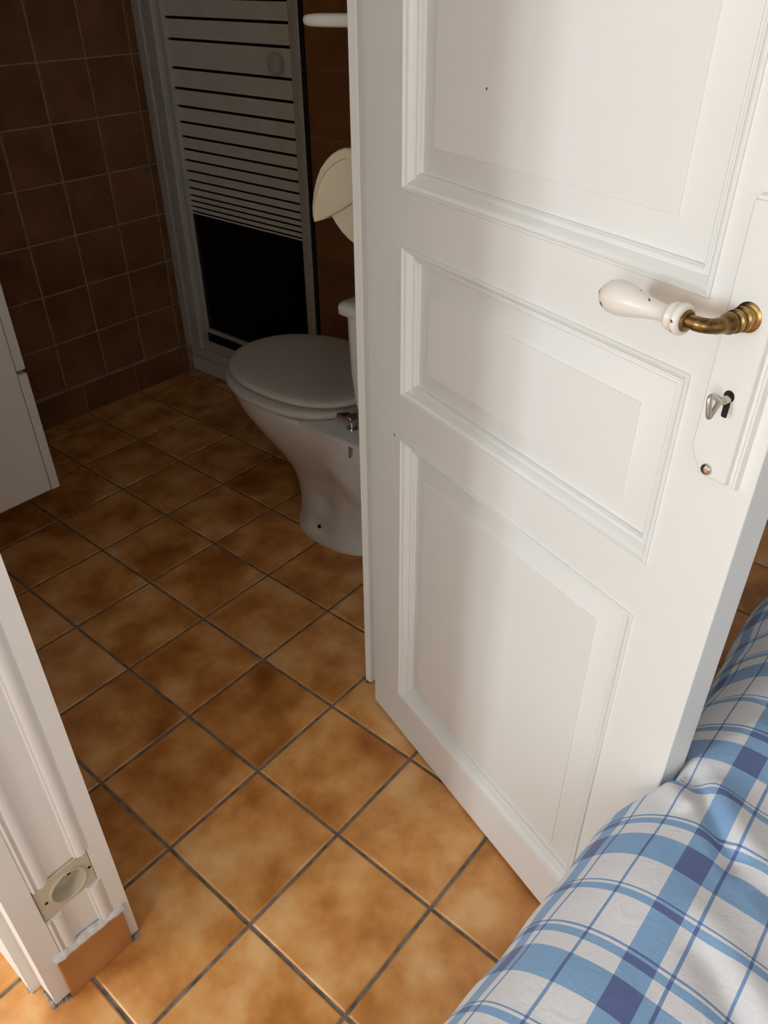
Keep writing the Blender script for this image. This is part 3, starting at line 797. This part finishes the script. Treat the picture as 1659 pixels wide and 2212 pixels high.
random.seed(11)
AX, AZ, CX, CZ, TOPZ = 0.60, 0.80, 4.65, 1.72, 2.52
prof = []        # (x, z, u): u is the distance along the cloth
arc = []
NQ = 40
px_, pz_ = CX, TOPZ; u = CX
for k in range(1, NQ + 1):
    a = (PI / 2) * k / NQ
    x, z = CX - AX * math.sin(a), CZ + AZ * math.cos(a)
    u -= math.hypot(x - px_, z - pz_); arc.append((x, z, u)); px_, pz_ = x, z
for k in range(1, 12):
    z = CZ - .085 * k; x = CX - AX + .03 * (k / 11) ** 2
    u -= math.hypot(x - px_, z - pz_); arc.append((x, z, u)); px_, pz_ = x, z
left = arc[::-1]
xr = []
x = CX
while x < 5.9:
    xr.append((x, TOPZ, x)); x += .035
while x < 10.3:
    xr.append((x, TOPZ, x)); x += .16
uu = 10.3; right = []
for k in range(0, 13):
    a = (PI / 2) * k / 12
    right.append((10.3 + AX * math.sin(a), CZ + AZ * math.cos(a), 10.3 + k * .09))
for k in range(1, 8): right.append((10.3 + AX, CZ - .13 * k, 11.4 + .13 * k))
prof = left + xr + right
rows = []        # (y, z drop factor, v)
y = -4.5
rows += [(-4.5 - .55 * math.sin(a), 1 - math.cos(a), -4.5 - a * .6) for a in [PI / 2 * k / 8 for k in range(8, 0, -1)]]
while y < 2.6:
    rows.append((y, 0, y)); y += .03 if y > -3.2 else .12
while y < 5.0:
    rows.append((y, 0, y)); y += .12
rows += [(5.0 + .55 * math.sin(a), 1 - math.cos(a), 5.0 + a * .6) for a in [PI / 2 * k / 8 for k in range(1, 9)]]
def gauss(t, w): return math.exp(-(t / w) ** 2)
def ridge(x, y, p, q, w, amp, fade=.15):
    """fold running from p to q"""
    d = Vector((q[0] - p[0], q[1] - p[1])); L = d.length; d /= L
    r_ = Vector((x - p[0], y - p[1])); t = r_.dot(d) / L; s_ = r_.x * -d.y + r_.y * d.x
    env = gauss(min(0, t) / fade, 1) * gauss(max(0, t - 1) / fade, 1) if not 0 <= t <= 1 else 1
    return amp * env * gauss(s_, w)
bm = bmesh.new(); uvl = bm.loops.layers.uv.new('cloth')
grid = []; uvs = {}
for (y, dz, v) in rows:
    row = []
    for (x, z, u) in prof:
        P = Vector((x, y, z))
        edge = gauss(max(0, x - 4.20), .22)
        lim = 4.315 - 1.25 * max(0.0, abs(y + .50) - .10)
        P.x -= .14 * edge / (1 + math.exp((y + 1.9) / .30))
        back = .10 * (1 / (1 + math.exp(-(y - .0) / .25))) * edge
        P.x += back * .5
        if P.x < lim + .06 and z > 0.5:
            t_ = (lim + .06 - P.x) / .06
            P.x = lim + .06 - .06 * (1 - math.exp(-t_)) - .02 * min(4, max(0, t_ - 1)) * .5
            P.z += .012 * min(1, t_)
        # soft, uneven filling
        k = min(1, max(0, (x - 4.0) / .5))
        P.z += .055 * noise.noise((x * .9, y * .9, 3.1)) * (.4 + .6 * k) + .018 * noise.noise((x * 3.1, y * 2.6, 8.0)) * (1 if z > 1.7 else .3)
        P.x += (1 - k) * (.05 * noise.noise((y * 1.1, z * 1.4, 5.0)) + .02 * noise.noise((y * 3.5, z * 2, 1.0)))
        if z > 2.0 and x < 7:
            P.z += ridge(x, y, (4.27, -.66), (4.42, -.80), .05, .040)
            P.z -= ridge(x, y, (4.36, -.55), (4.72, -.98), .05, .055)
            P.z += ridge(x, y, (4.50, -.62), (4.85, -.95), .10, .035)
            P.z -= ridge(x, y, (4.80, -.95), (5.3, -1.25), .07, .03)
            P.z += ridge(x, y, (4.75, -1.35), (5.4, -1.75), .10, .03)
            P.z -= ridge(x, y, (4.85, -1.55), (5.5, -2.05), .07, .035)
            P.z -= ridge(x, y, (4.55, .1), (5.2, -.35), .07, .03)
        P.z -= dz * .80 * (max(P.z, .6) / 2.5)
        vert = bm.verts.new(P); row.append(vert); uvs[vert] = (u, v)
    grid.append(row)
for a, b in zip(grid, grid[1:]):
    for i in range(len(a) - 1):
        f = bm.faces.new((a[i], a[i + 1], b[i + 1], b[i]))
        for lp_ in f.loops: lp_[uvl].uv = uvs[lp_.vert]
dv = obj('duvet', bm, M_plaid, org=(7.4, .3, 1.5), smooth=180)
tag(dv, 'white duvet with blue plaid lines spread over the bed', 'duvet')
s = dv.modifiers.new('thickness', 'SOLIDIFY'); s.thickness = .05 * T; s.offset = -1
